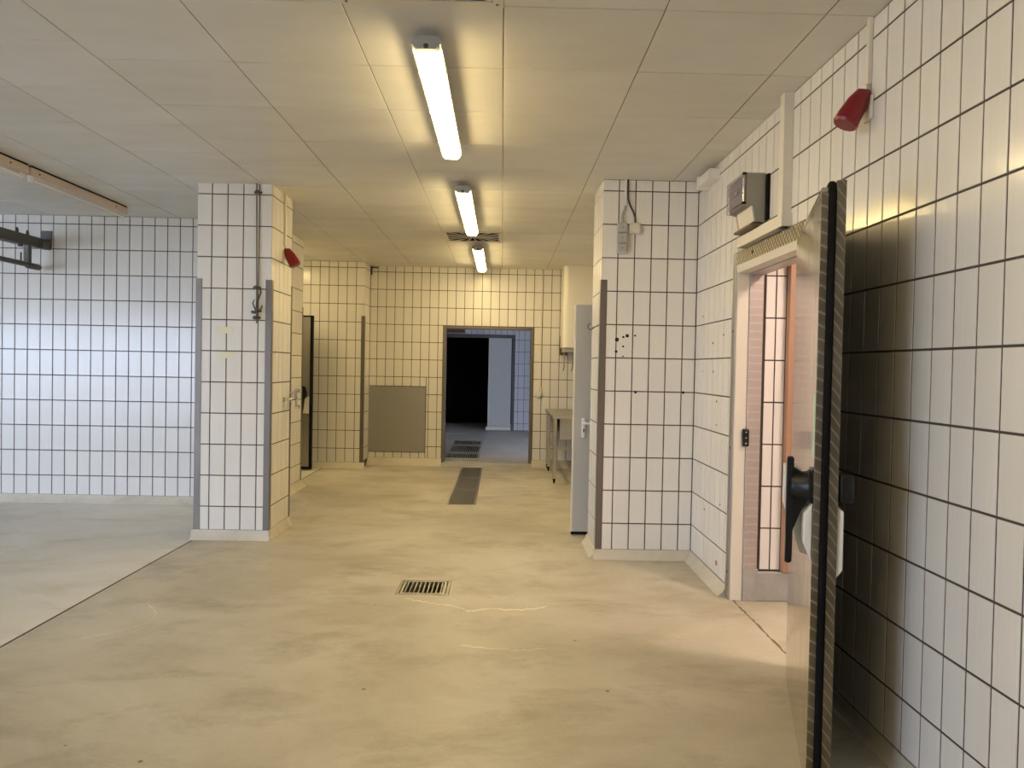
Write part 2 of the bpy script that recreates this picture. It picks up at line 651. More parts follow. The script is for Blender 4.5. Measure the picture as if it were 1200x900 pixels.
random.seed(11)
PX, PY = 0.64, 0.645
for i in range(-3, 3):
    x0, x1 = -0.02 + i * PX, min(-0.02 + (i + 1) * PX, 1.6)
    for j in range(-1, 13):
        y0, y1 = 3.125 + j * PY, min(3.125 + (j + 1) * PY, 11.40)
        if y1 - y0 < 0.1:
            continue
        if i == -1 and j in (-1, 8):
            continue
        ceiling_panel(x0, x1, y0, y1)
for i in range(0, 5):
    x1 = -1.94 - i * PX
    for j in range(-2, 13):
        y0, y1 = 3.567 + j * 0.612, 3.567 + (j + 1) * 0.612
        ceiling_panel(x1 - PX, x1, y0, min(y1, 11.3))

# ------------------------------------------------------------------ walls and tiles
DOOR = (3.66, 4.86, -0.1, 2.05)             # cold room doorway in the right wall (Y, z)
TRIM = (3.58, 4.93, 0.0, 2.168)
wr = wall('wall_right', 'x', XR + G, 1.605, -3.4, 6.45, -0.05, H + 0.02, [DOOR], 'grout', 'long right wall of white glazed tiles with the cold room doorway')
tiles(wr, 'x', XR, -1, 2.08, YP - 0.004, 0.07, H, 3.1426, [TRIM])
bm = box(B(), XR, XR + 0.004, -3.2, 2.076, 0.0, H)
obj('tile_field', bm, 'tile', wr)

pr = wall('pillar', 'y', YP + G, 6.45, XPR + G, XR + 0.01, -0.05, H + 0.02, [], 'grout', 'right tiled pillar with drill holes, beside the meter box')
pr.name = 'pillar'
tiles(pr, 'y', YP, -1, XPR, XR, 0.066, H, 0.856)
tiles(pr, 'x', XPR, -1, YP, 6.45, 0.066, H, YP + 0.06)
pl = wall('pillar', 'y', YLP + G, 6.93, XPL0 + G, XPL1 - G, -0.05, H + 0.03, [], 'grout', 'left tiled pillar with steel corner guards and hook rod')
tiles(pl, 'y', YLP, -1, XPL0, XPL1, 0.075, H + 0.015, -2.334)
tiles(pl, 'x', XPL1, 1, YLP, 6.93, 0.075, H + 0.015, 6.29)
tiles(pl, 'x', XPL0, -1, YLP, 6.93, 0.075, H + 0.015, 6.29)

wl = wall('wall_back', 'y', YL + G, 8.02, -13.5, XCL - G, -0.05, H + 0.02, [], 'grout', 'bright tiled back wall of the left bay, lit by daylight')
tiles(wl, 'y', YL, -1, -5.25, -2.6, 0.073, H, -4.968)
wc = wall('wall_corridor', 'x', -3.57, XCL - G, 8.0, 9.15, -0.05, H + 0.02, [], 'grout', 'short tiled corridor wall behind the left pillar')
tiles(wc, 'x', XCL, 1, 8.2, 9.15, 0.075, H, 8.804)
wa = wall('wall_alcove', 'x', -3.57, -3.42, 9.15, 11.4, -0.05, H + 0.02, [], 'plain', 'white side wall inside the left alcove')
wfl = wall('wall_alcove_end', 'y', YFL + G, 11.4, -3.5, -1.905 - G, -0.05, H + 0.02, [], 'grout', 'tiled wall at the end of the left alcove, beside the steel hatch')
tiles(wfl, 'y', YFL, -1, -2.95, -1.905, 0.07, H, -2.652)
tiles(wfl, 'x', -1.905, 1, YFL, YF, 0.09, H, YFL + 0.06)

DFAR = (-0.81, 0.412, -0.1, 1.975)
DFRM = (-0.852, 0.457, 0.0, 2.012)
HATCH = (-1.91, -1.085, 0.18, 1.13)
wf = wall('wall_far', 'y', YF + G, 11.457, -3.5, 1.7, -0.05, H + 0.02, [DFAR], 'grout', 'far tiled wall around the steel framed doorway')
tiles(wf, 'y', YF, -1, -1.905, 1.53, 0.095, H + 0.01, -1.05, [DFRM, HATCH])
wcr = wall('wall_corridor_right', 'x', 1.53, 1.62, 6.45, 11.4, -0.05, H + 0.02, [], 'plain', 'white right wall of the corridor behind the grey door')

wall('wall_rear', 'y', -3.4, -3.2, -13.5, 1.6, -0.05, H + 0.02, [GATE], 'plain', 'plain rear wall behind the viewer with the gate opening')
wall('wall_left', 'x', -13.5, -13.3, -3.4, 8.02, -0.05, H + 0.02, [], 'plain', 'plain outer wall of the left bay')

tag(obj('ground', box(B(), -60, 50, -60, -3.42, -0.3, -0.06), 'ground'), 'pale paved yard outside the gate', 'ground', kind='structure')

# room behind the far doorway
YS = 16.4
SDOOR = (-1.5, 0.22, -0.1, 2.05)
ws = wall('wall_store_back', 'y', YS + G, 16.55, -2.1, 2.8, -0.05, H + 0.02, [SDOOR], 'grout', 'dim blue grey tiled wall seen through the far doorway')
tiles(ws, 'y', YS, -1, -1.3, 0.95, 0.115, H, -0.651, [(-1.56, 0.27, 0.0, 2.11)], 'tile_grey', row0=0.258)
wall('wall_store_left', 'x', -2.1, -1.95, 11.4, 18.7, -0.05, H + 0.02, [], 'plain', 'left side wall of the room behind the doorway')
wall('wall_store_right', 'x', 2.65, 2.8, 11.4, 16.6, -0.05, H + 0.02, [STORE], 'plain', 'right side wall of the room behind the doorway')
wall('wall_store_dark', 'y', 18.55, 18.7, -2.1, 2.8, -0.05, H + 0.02, [], 'black', 'end wall of the unlit room, its darkness painted black')  # darkness of the unlit room is painted into these walls
wall('wall_store_side', 'x', 0.9, 1.0, 16.55, 18.6, -0.05, H + 0.02, [], 'black', 'side wall of the unlit room, its darkness painted black')

# cold room behind the right wall
wcold = wall('wall_cold_room', 'y', 4.86 + G, 4.98, 1.605, 3.7, -0.05, H + 0.02, [], 'grout', 'cream tiled wall inside the cold room')
wall('wall_cold_room_end', 'x', 3.6, 3.7, 1.9, 4.9, -0.05, H + 0.02, [], 'plain', 'end wall inside the cold room')
wall('wall_cold_room_near', 'y', 1.8, 1.9, 1.6, 3.7, -0.05, H + 0.02, [], 'plain', 'near wall inside the cold room')
tiles(wcold, 'y', 4.855, -1, 1.63, 1.762, 0.19, 2.44, 1.63, (), 'tile_pink', colp=0.066, rowp=0.262, row0=0.19 + 0.003)
tiles(wcold, 'y', 4.855, -1, 1.83, 3.55, 0.19, 2.44, 1.83, (), 'tile_pink', colp=0.132, rowp=0.262, row0=0.19 + 0.003)
b = box(B(), 1.762, 1.815, 4.80, 4.86, 0.19, 2.30, 0.003)
obj('corner_strip', b, 'brown', wcold)['label'] = 'brown vertical corner strip'
b = box(B(), 1.605, 3.58, 4.835, 4.863, 0.0, 0.185, 0.006)
obj('plinth', b, 'floor_store', wcold)['label'] = 'grey cement plinth below the tiles'


# cement coves at the foot of the walls
def cove(name, axis, c, sign, u0, u1, h, d, label, z=0.0):
    s = sign
    poly = [(c - s * 0.002, z - 0.01), (c - s * 0.002, z + h), (c + s * 0.006, z + h), (c + s * d * 0.42, z + h * 0.42), (c + s * d, z + 0.003), (c + s * d, z - 0.01)]
    bm = B()
    prism(bm, poly, u0, u1, 'x' if axis == 'y' else 'y')
    return tag(obj(name, bm, 'cove', None, smooth=True), label, 'baseboard', kind='structure')


cove('baseboard_right_pillar', 'y', YP, -1, XPR - 0.02, XR, 0.068, 0.055, 'cement cove along the foot of the right pillar')
cove('baseboard_right_pillar_side', 'x', XPR, -1, YP - 0.02, 6.45, 0.068, 0.05, 'cement cove along the corridor side of the right pillar')
cove('baseboard_right', 'x', XR, -1, 4.93, YP, 0.07, 0.06, 'cement cove between right pillar and cold room door')
cove('baseboard_right_near', 'x', XR, -1, -2.0, 3.58, 0.07, 0.02, 'low cement cove along the near right wall')
cove('baseboard_left_pillar', 'y', YLP, -1, XPL0 - 0.02, XPL1 + 0.02, 0.077, 0.045, 'cement cove along the front foot of the left pillar')
cove('baseboard_left_pillar_side', 'x', XPL1, 1, YLP - 0.02, 6.93, 0.077, 0.03, 'cement cove along the corridor side of the left pillar')
cove('baseboard_back', 'y', YL, -1, -10.0, -2.5, 0.075, 0.06, 'pale cement cove along the bright back wall')
cove('baseboard_corridor', 'x', XCL, 1, 8.0, 9.15, 0.077, 0.07, 'cement cove at the short corridor wall')
cove('baseboard_alcove', 'y', YFL, -1, -3.4, -1.88, 0.072, 0.12, 'cement cove at the end wall of the left alcove')
cove('baseboard_far_left', 'y', YF, -1, -1.92, -0.85, 0.097, 0.12, 'cement cove under the steel hatch')
cove('baseboard_far_right', 'y', YF, -1, 0.455, 1.53, 0.097, 0.12, 'cement cove right of the far doorway')


# steel corner guards (parts of what they protect)
def guard(owner, x, y, sx, sy, z0, z1, wd=0.045, t=0.004):
    """angle profile: corner at (x, y), one leg along sx in X, one along sy in Y"""
    b = B()
    xo, yo = x - sx * t, y - sy * t
    poly = [(xo, yo), (x + sx * wd, yo), (x + sx * wd, y), (x, y), (x, y + sy * wd), (xo, y + sy * wd)]
    prism(b, poly, z0, z1, 'z')
    obj('corner_guard', b, 'steel', owner)['label'] = 'brushed steel corner guard'


guard(pr, XPR, YP, 1, 1, 0.066, 2.10)
guard(pl, XPL0, YLP, 1, 1, 0.07, 2.09)
guard(pl, XPL1, YLP, -1, 1, 0.07, 2.09)
guard(pl, XPL1, 6.93, -1, -1, 0.07, 2.10, 0.03)
guard(wc, XCL, 9.15, -1, -1, 0.07, 2.08, 0.03)
guard(wfl, -1.905, YFL, -1, 1, 0.07, 2.10)

# drill holes and screw plugs on the tiles
for x, z, r in [(0.862, 1.653, .016), (0.91, 1.673, .009), (0.939, 1.683, .014), (0.998, 1.685, .008), (0.91, 1.602, .008), (0.858, 1.563, .011), (0.91, 1.528, .006), (1.011, 1.26, .011), (1.371, 1.264, .011)]:
    obj('drill_hole', disc(B(), (x, YP - 0.0006, z), (0, 1, 0), r, 0.002, 10), 'darkhole', pr)
for yy, z, r in [(5.685, 1.824, .008), (5.402, 1.623, .008), (5.146, 1.669, .008), (5.671, 1.425, .006), (5.373, 1.426, .010), (5.275, 1.225, .007), (5.261, 1.067, .007), (5.52, 0.45, .008), (5.13, 0.55, .008)]:
    obj('screw_plug', disc(B(), (XR - 0.002, yy, z), (1, 0, 0), r, 0.004, 8), 'hook', wr)
obj('rust_mark', disc(B(), (XR - 0.0008, 5.188, 0.15), (1, 0, 0), 0.02, 0.002, 9), 'rust', wr)
for x0, x1, z0, z1 in [(-2.291, -2.155, 1.655, 1.708), (-2.283, -2.141, 1.457, 1.510)]:
    obj('tape_strip', box(B(), x0, x1, YLP - 0.001, YLP + 0.001, z0, z1), 'tape', pl)['label'] = 'yellowed strip of tape'


# ------------------------------------------------------------------ windows of the left bay and of the store (out of frame)
def window(name, label, axis, c, u0, u1, z0, z1, nu):
    base = (c, (u0 + u1) / 2, z0) if axis == 'x' else ((u0 + u1) / 2, c, z0)
    t = thing(name, label, 'window', base, kind='structure')

    def bar(b, a0, a1, d, b0, b1):
        if axis == 'x':
            box(b, c - d, c + d, a0, a1, b0, b1)
        else:
            box(b, a0, a1, c - d, c + d, b0, b1)
        return b
    b = B()
    for k in range(nu + 1):
        uu = u0 + (u1 - u0) * k / nu
        bar(b, uu - 0.03, uu + 0.03, 0.03, z0, z1)
    for zz in (z0, z1):
        bar(b, u0, u1, 0.028, zz - 0.03, zz + 0.03)
    obj('frame', b, 'white', t)
    for k in range(nu):
        obj('pane', bar(B(), u0 + (u1 - u0) * k / nu, u0 + (u1 - u0) * (k + 1) / nu, 0.003, z0, z1), 'glass', t)


window('window_1', 'large glazed gate in the rear wall of the left bay', 'y', -3.32, *GATE, 6)
window('window_2', 'small window of the room behind the far doorway', 'x', 2.72, *STORE, 1)

# ------------------------------------------------------------------ far doorway
t = thing('trim_1', 'brushed steel frame of the far doorway', 'door frame', (-0.2, YF, 0), kind='structure')
b = B()
box(b, -0.85, -0.808, YF - 0.014, 11.47, 0.045, 2.012, 0.003)
obj('jamb', b, 'steel', t)
b = box(B(), 0.411, 0.455, YF - 0.014, 11.47, 0.045, 2.012, 0.003)
obj('jamb', b, 'steel', t)
b = box(B(), -0.808, 0.411, YF - 0.014, 11.47, 1.972, 2.012, 0.003)
obj('lintel', b, 'steel', t)

t = thing('trim_2', 'dark frame around the black opening beyond the doorway', 'door frame', (-0.6, YS, 0.1), kind='structure')
obj('jamb', box(B(), 0.215, 0.275, YS - 0.03, YS + 0.1, 0.1, 2.11, 0.004), 'darkframe', t)
obj('jamb', box(B(), -1.56, -1.5, YS - 0.03, YS + 0.1, 0.1, 2.11, 0.004), 'darkframe', t)
obj('lintel', box(B(), -1.5, 0.215, YS - 0.03, YS + 0.1, 2.04, 2.11, 0.004), 'darkframe', t)

t = thing('door_1', 'grey sliding door leaf half closing the black opening', 'door', (-0.03, YS - 0.05, 0.11), kind='structure')
obj('leaf', box(B(), -0.275, 0.20, YS - 0.005, YS + 0.05, 0.13, 2.05, 0.004), 'slide', t)
obj('bottom_rail', box(B(), -0.315, 0.205, YS - 0.05, YS + 0.05, 0.112, 0.185, 0.006), 'steel_dull', t)
obj('edge_strip', box(B(), -0.278, -0.25, YS - 0.012, YS + 0.055, 0.185, 2.05, 0.003), 'steel_dull', t)

t = thing('air_grille', 'dark ribbed grille box above the black opening', 'grille', (-1.0, YS, 2.14))
obj('body', box(B(), -1.35, -0.775, YS - 0.05, YS - 0.001, 2.125, 2.32, 0.004), 'board', t)
for k in range(6):
    obj('slat', box(B(), -1.33, -0.79, YS - 0.062, YS - 0.045, 2.145 + k * 0.028, 2.157 + k * 0.028), 'black', t)

# ------------------------------------------------------------------ steel hatch and switch on the far wall
t = thing('wall_hatch', 'square brushed steel hatch plate low on the far wall', 'hatch', ((HATCH[0] + HATCH[1]) / 2, YF, HATCH[2]))
obj('plate', box(B(), HATCH[0] + .004, HATCH[1] - .004, YF - 0.012, YF + 0.003, HATCH[2] + .004, HATCH[3] - .004, 0.003), 'steel_dull', t)
for sx in (HATCH[0] + 0.03, HATCH[1] - 0.03):
    for sz in (HATCH[2] + 0.03, HATCH[3] - 0.03):
        obj('screw', disc(B(), (sx, YF - 0.015, sz), (0, 1, 0), 0.006, 0.004, 8), 'steel', t)

t = thing('light_switch', 'cream light switch right of the far doorway', 'switch', (0.535, YF, 1.02))
obj('housing', box(B(), 0.495, 0.58, YF - 0.04, YF, 1.01, 1.085, 0.005), 'cream', t)
obj('rocker', box(B(), 0.51, 0.565, YF - 0.047, YF - 0.04, 1.025, 1.07, 0.002), 'white', t)
obj('socket', box(B(), 0.54, 0.58, YF - 0.035, YF, 1.09, 1.17, 0.004), 'cream', t)
tube(bm := B(), [(0.562, YF - 0.01, 1.17), (0.562, YF - 0.01, H)], 0.007, 8)
obj('conduit', bm, 'cream', t)


# ------------------------------------------------------------------ ceiling lamps
def wet_room_lamp(name, label, x, y0, y1, wd, lit, group):
    z1, z0 = H - 0.035, H - 0.105
    yc = (y0 + y1) / 2
    t = thing(name, label, 'ceiling lamp', (x, yc, z0), group=group)
    b = B()
    poly = [(x - wd * .56, z1 - .036), (x - wd * .56, z1 - .02), (x - wd * .40, z1), (x + wd * .40, z1), (x + wd * .56, z1 - .02), (x + wd * .56, z1 - .036)]
    prism(b, poly, y0, y1, 'y')
    obj('housing', b, 'greyplastic', t)
    b = B()
    poly = [(x - wd * .5, z1 - .037), (x + wd * .5, z1 - .037), (x + wd * .47, z0 + .018), (x + wd * .33, z0), (x - wd * .33, z0), (x - wd * .47, z0 + .018)]
    prism(b, poly, y0 + 0.06, y1 - 0.035, 'y')
    obj('diffuser', b, lit, t)
    for ya, yb in ((y0, y0 + 0.06), (y1 - 0.035, y1)):
        b = B()
        poly = [(x - wd * .48, z1 - .037), (x + wd * .48, z1 - .037), (x + wd * .36, z0 + .014), (x - wd * .36, z0 + .014)]
        prism(b, poly, ya, yb, 'y')
        obj('end_cap', b, 'greyplastic', t)
    b = B()
    disc(b, (x, y0 - 0.004, z1 - 0.045), (0, 1, 0), 0.011, 0.006, 10)
    obj('cable_gland', b, 'hook', t)
    for k in (0.18, 0.5, 0.82):
        yy = y0 + (y1 - y0) * k
        for s in (-1, 1):
            obj('clip', box(B(), x + s * wd * .5 - .006, x + s * wd * .5 + .006, yy - .012, yy + .012, z1 - .05, z1 - .018, .002), 'cream', t)
    for k in (0.2, 0.8):
        yy = y0 + (y1 - y0) * k
        obj('mounting_block', box(B(), x - 0.025, x + 0.025, yy - 0.04, yy + 0.04, z1, H), 'greyplastic', t)
    return t


LG = 'lit tube lamps in a row on the corridor ceiling'
wet_room_lamp('ceiling_lamp', 'nearest and largest of the lit ceiling lamps', -0.345, 3.33, 5.06, 0.115, 'lit', LG)
wet_room_lamp('ceiling_lamp', 'middle lit ceiling lamp in front of the square air vent', -0.325, 6.04, 7.95, 0.115, 'lit', LG)
wet_room_lamp('ceiling_lamp', 'farthest lit ceiling lamp, just beyond the air vent', -0.30, 8.98, 10.93, 0.115, 'lit', LG)

wet_room_lamp('ceiling_lamp', 'added lit ceiling lamp above the viewer, out of the frame', -0.36, 0.55, 2.28, 0.115, 'lit_dim', LG)  # unseen lamp, added to brighten the near floor and right wall

wet_room_lamp('ceiling_lamp', 'lit ceiling lamp inside the left alcove, hidden behind the corridor wall', -3.0, 9.3, 10.3, 0.115, 'lit', LG)


def batten(label, x, y0, y1):
    zt = H - 0.012
    t = thing('batten_lamp', label, 'ceiling lamp', (x, (y0 + y1) / 2, zt - 0.06), group='unlit batten lamps end to end over the left bay')
    obj('housing', box(B(), x - 0.03, x + 0.03, y0, y1, zt - 0.06, zt, 0.004), 'yellowed', t)
    obj('gap_shade', box(B(), x - 0.028, x + 0.028, y0 + 0.01, y1 - 0.01, zt, H), 'black', t)  # black block standing in for the shade between housing and ceiling
    b = B()
    tube(b, [(x, y0 + 0.05, zt - 0.085), (x, y1 - 0.05, zt - 0.085)], 0.013, 12)
    obj('tube', b, 'tube_off', t, smooth=True)
    for yy in (y0 + 0.035, y1 - 0.035):
        obj('lamp_holder', box(B(), x - 0.014, x + 0.014, yy - 0.015, yy + 0.015, zt - 0.102, zt - 0.058, 0.003), 'white', t)
    for yy in (y0 + 0.10, y1 - 0.22):
        obj('screw', disc(B(), (x + 0.029, yy, zt - 0.032), (1, 0, 0), 0.008, 0.004, 8), 'hook', t)


batten('unlit batten lamp cut off by the left edge, on the ceiling', -3.53, 4.33, 5.84)
batten('unlit batten lamp on the ceiling, its far end near the bright tiled wall', -3.53, 5.87, 7.36)


# ------------------------------------------------------------------ swirl air vents in the ceiling
def vent(label, r):
    x0, x1, y0, y1 = r
    cx, cyy = (x0 + x1) / 2, (y0 + y1) / 2
    t = thing('air_vent', label, 'air vent', (cx, cyy, H), group='square swirl air vents in the ceiling')
    obj('plenum', box(B(), x0 + .03, x1 - .03, y0 + .03, y1 - .03, H + 0.0006, H + 0.003), 'black', t)
    b = B()
    s = 0.042
    for a in ((x0, x1, y0, y0 + s), (x0, x1, y1 - s, y1), (x0, x0 + s, y0 + s, y1 - s), (x1 - s, x1, y0 + s, y1 - s)):
        box(b, *a, H - 0.006, H + 0.002)
    obj('frame', b, 'cream', t)
    hw = (x1 - x0) / 2 - s
    obj('hub', disc(B(), (cx, cyy, H - 0.006), (0, 0, 1), 0.045, 0.006, 16), 'cream', t)
    n = 18
    for k in range(n):
        a = 2 * math.pi * (k + 0.25) / n
        ca, sa = math.cos(a), math.sin(a)
        R = min(hw / max(abs(ca), abs(sa)), hw * 1.38)
        b = B()
        pts = []
        for rr, wd in ((0.04, 0.004), (R, 0.013)):
            for sg in (-1, 1):
                pts.append((cx + ca * rr - sa * wd * sg, cyy + sa * rr + ca * wd * sg))
        p = [pts[0], pts[2], pts[3], pts[1]]
        prism(b, p, H - 0.005, H - 0.001, 'z')
        obj('vane', b, 'cream', t)
    for sx in (x0 + .025, x1 - .025):
        for sy in (y0 + .025, y1 - .025):
            obj('screw', disc(B(), (sx, sy, H - 0.008), (0, 0, 1), 0.006, 0.004, 8), 'hook', t)


vent('square swirl air vent between the two far ceiling lamps', VENT_FAR)
vent('square swirl air vent cut off by the top edge of the photo', VENT_NEAR)

# ------------------------------------------------------------------ floor drains
x0, x1, y0, y1 = DRAIN
t = thing('floor_drain', 'square steel floor drain with parallel bars, nearest the viewer', 'drain', ((x0 + x1) / 2, (y0 + y1) / 2, 0))


def rim(x0, x1, y0, y1, s, z0, z1):
    b = B()
    for a in ((x0, x1, y0, y0 + s), (x0, x1, y1 - s, y1), (x0, x0 + s, y0 + s, y1 - s), (x1 - s, x1, y0 + s, y1 - s)):
        box(b, *a, z0, z1)
    return b


obj('pit', box(B(), x0, x1, y0, y1, -0.059, -0.045), 'black', t)
obj('frame', rim(x0 + .002, x1 - .002, y0 + .002, y1 - .002, 0.018, -0.04, 0.002), 'steel_dull', t)
obj('grate_rim', rim(x0 + .026, x1 - .026, y0 + .026, y1 - .026, 0.016, -0.03, 0.001), 'steel_light', t)
for k in range(9):
    xx = x0 + 0.042 + (x1 - x0 - 0.084) * (k + 0.5) / 9
    obj('bar', box(B(), xx - 0.004, xx + 0.004, y0 + .04, y1 - .04, -0.03, -0.002), 'steel_light', t)
x0, x1, y0, y1 = CHAN
segs = [(8.08, 9.12, 'channel grate, the one nearest the viewer'), (9.12, 10.12, 'channel grate, middle one of the three'), (10.12, 11.10, 'channel grate, farthest, just before the doorway')]
for ya, yb, lb in segs:
    t = thing('channel_grate', 'steel ' + lb, 'grate', ((x0 + x1) / 2, (ya + yb) / 2, 0), group='grates of the floor channel')
    obj('pit', box(B(), x0, x1, ya, yb, -0.059, -0.045), 'black', t)
    obj('frame', rim(x0 + .003, x1 - .003, ya + .003, yb - .003, 0.018, -0.04, 0.003), 'steel_light', t)
    for k in range(11):
        xx = x0 + 0.022 + (x1 - x0 - 0.044) * (k + 0.5) / 11
        obj('bar', box(B(), xx - 0.004, xx + 0.004, ya + .02, yb - .02, -0.03, -0.003), 'steel_dull', t)
    for k in range(7):
        yy = ya + (yb - ya) * (k + 1) / 8
        obj('cross_bar', box(B(), x0 + .02, x1 - .02, yy - 0.004, yy + 0.004, -0.03, -0.006), 'steel_dull', t)


def zs(y):
    return 0.056 + (y - 11.45) * (0.054 / 5.05)


t = thing('floor_grating', 'wide steel grating lying behind the far doorway threshold', 'grate', (-0.57, 12.7, zs(12.7)))
gx0, gx1 = -0.835, -0.31
for ya, yb in ((11.47, 12.2), (12.2, 13.3), (13.3, 14.1)):
    b = B()
    s = 0.03
    for a in ((gx0, gx1, ya, ya + s), (gx0, gx1, yb - s, yb), (gx0, gx0 + s, ya + s, yb - s), (gx1 - s, gx1, ya + s, yb - s)):
        box(b, *a, zs(a[2]) - 0.01, zs(a[2]) + 0.035)
    obj('frame', b, 'steel_light', t)
    for k in range(14):
        xx = gx0 + s + (gx1 - gx0 - 2 * s) * (k + .5) / 14
        b = B()
        prism(b, [(ya + s, zs(ya)), (ya + s, zs(ya) + .03), (yb - s, zs(yb) + .03), (yb - s, zs(yb))], xx - .005, xx + .005, 'x')
        obj('bar', b, 'steel_dull', t)
obj('backing', prism(B(), [(11.47, zs(11.47) + .002), (14.1, zs(14.1) + .002), (14.1, zs(14.1) + .006), (11.47, zs(11.47) + .006)], gx0, gx1, 'x'), 'black', t)

# ------------------------------------------------------------------ cold room door frame (right wall)
t = thing('trim_3', 'engine turned steel frame of the cold room doorway', 'door frame', (XR, 4.3, 0), kind='structure')
obj('trim_strip', box(B(), XR - 0.012, XR + 0.004, 4.862, 4.93, 0.0, 2.168, 0.002), 'steel_dull', t)
obj('trim_strip', box(B(), XR - 0.012, XR + 0.004, 3.58, 3.655, 0.0, 2.168, 0.002), 'steel_dull', t)
obj('head_strip', box(B(), XR - 0.012, XR + 0.004, 3.655, 4.862, 2.085, 2.168, 0.002), 'turned_fine', t)
b = B()
box(b, XR - 0.004, 1.525, 4.85, 4.868, 0.0, 2.05, 0.002)
obj('rebate', b, 'cream', t)
obj('rebate', box(B(), XR - 0.004, 1.525, 3.652, 3.67, 0.0, 2.05, 0.002), 'cream', t)
b = B()
prism(b, [(XR - 0.010, 2.09), (1.525, 2.052), (1.525, 2.04), (XR - 0.004, 2.04)], 3.65, 4.862, 'y')
obj('head_rebate', b, 'cream', t)
obj('reveal', box(B(), 1.526, 1.612, 4.84, 4.866, 0.20, 2.05, 0.002), 'turned_pink', t)
obj('reveal', box(B(), 1.526, 1.612, 3.654, 3.68, 0.20, 2.05, 0.002), 'turned_pink', t)
obj('head_reveal', box(B(), 1.526, 1.612, 3.68, 4.84, 2.03, 2.052, 0.002), 'turned_pink', t)
obj('jamb_foot', box(B(), 1.526, 1.62, 4.836, 4.868, 0.0, 0.20, 0.002), 'floor_store', t)
b = box(B(), 1.50, 1.542, 4.828, 4.85, 0.965, 1.075, 0.008, 2)
sp = obj('strike_plate', b, 'blackplastic', t)
sp['label'] = 'black strike plate with pale screws'
for z in (0.985, 1.02, 1.055):
    obj('screw', disc(B(), (1.521, 4.826, z), (0, 1, 0), 0.005, 0.004, 8), 'chrome', sp)
for yy, z in ((4.895, 1.68), (4.895, 0.95), (4.895, 0.17)):
    obj('screw', disc(B(), (XR - 0.014, yy, z), (1, 0, 0), 0.008, 0.004, 8), 'blackplastic', t)
obj('screw', disc(B(), (XR - 0.014, 4.55, 2.125), (1, 0, 0), 0.012, 0.004, 8), 'blackplastic', t)

# ------------------------------------------------------------------ cold room door leaf, swung open towards the wall
A = math.radians(16.45)
WD, TH, ZT = 1.052, 0.077, 2.045
rz = math.atan2(-math.cos(A), -math.sin(A))
t = thing('door_2', 'open steel cold room door with black gasket edge and lever handle', 'door', (1.347, 3.606, 0.012), rz, kind='structure')
# local x: hinge to free edge; local y: from the seen face towards the wall
b = box(B(), 0, WD - 0.012, 0.001, TH - 0.001, 0.0, ZT - 0.012, 0.002)
leaf = obj('leaf', b, 'mirror', t, local=True)
e0, e1 = 0.023, 0.046
obj('edge_plate', box(B(), WD - 0.013, WD, 0.0, e0, 0.0, ZT - 0.03, 0.002), 'turned', t, local=True)['label'] = 'engine turned steel edge plate'
obj('edge_plate', box(B(), WD - 0.013, WD, e1, TH, 0.0, ZT + 0.008, 0.002), 'turned', t, local=True)['label'] = 'engine turned steel edge plate'
obj('cap_plate', box(B(), 0, WD - 0.013, 0.0, e0, ZT - 0.035, ZT - 0.03 + 0.001, 0.001), 'turned', t, local=True)
obj('cap_plate', box(B(), 0, WD - 0.013, e1, TH, ZT - 0.001, ZT + 0.006, 0.001), 'turned', t, local=True)
ym = (e0 + e1) / 2
b = B()
pts = [(WD - 0.004, ym, 0.0), (WD - 0.004, ym, 1.0), (WD - 0.004, ym, ZT - 0.03)] + [(WD - 0.034 + 0.03 * math.cos(q), ym, ZT - 0.03 + 0.03 * math.sin(q)) for q in (0.5, 1.0, 1.57)] + [(0.5, ym, ZT), (0.02, ym, ZT)]
tube(b, pts, 0.0135, 12)
obj('gasket', b, 'black', t, local=True, smooth=True)['label'] = 'black rubber gasket along the edge'
hx, hz = WD - 0.062, 1.03
b = B()
tube(b, [(hx, 0.0, hz), (hx, -0.012, hz), (hx, -0.018, hz), (hx, -0.055, hz), (hx, -0.068, hz), (hx, -0.072, hz)], [0.056, 0.056, 0.050, 0.046, 0.040, 0.02], 24)
hub = obj('handle', b, 'blackplastic', t, local=True, smooth=True)
hub['label'] = 'black lever handle hanging down'
b = B()
prism(b, [(hx - 0.016, hz + 0.098), (hx + 0.016, hz + 0.098), (hx + 0.03, hz + 0.02), (hx + 0.027, hz - 0.06), (hx + 0.017, hz - 0.24), (hx + 0.011, hz - 0.268), (hx - 0.011, hz - 0.268), (hx - 0.017, hz - 0.24), (hx - 0.027, hz - 0.06), (hx - 0.03, hz + 0.02)], -0.082, -0.060, 'y')
bmesh.ops.bevel(b, geom=list(b.edges), offset=0.004, segments=2, affect='EDGES')
lev = obj('lever', b, 'blackplastic', hub, local=True, smooth=True)
b = box(B(), hx - 0.05, hx + 0.045, -0.006, 0.0, hz - 0.055, hz + 0.06, 0.002)
b3 = B()
prism(b3, [(-0.072, hz + 0.07), (-0.03, hz + 0.045), (-0.012, hz + 0.04), (-0.010, hz - 0.045), (-0.034, hz - 0.085), (-0.066, hz - 0.17), (-0.074, hz - 0.17)], hx - 0.016, hx + 0.016, 'x')
obj('web', b3, 'blackplastic', hub, local=True)
obj('base_plate', b, 'blackplastic', hub, local=True)
b = B()
prism(b, [(0.0, hz - 0.055), (-0.028, hz - 0.09), (-0.028, hz - 0.19), (0.0, hz - 0.25)], hx - 0.045, hx + 0.05, 'x')
bmesh.ops.bevel(b, geom=list(b.edges), offset=0.003, segments=1, affect='EDGES')
obj('guard_plate', b, 'white', t, local=True)['label'] = 'white guard plate below the handle'
b = B()
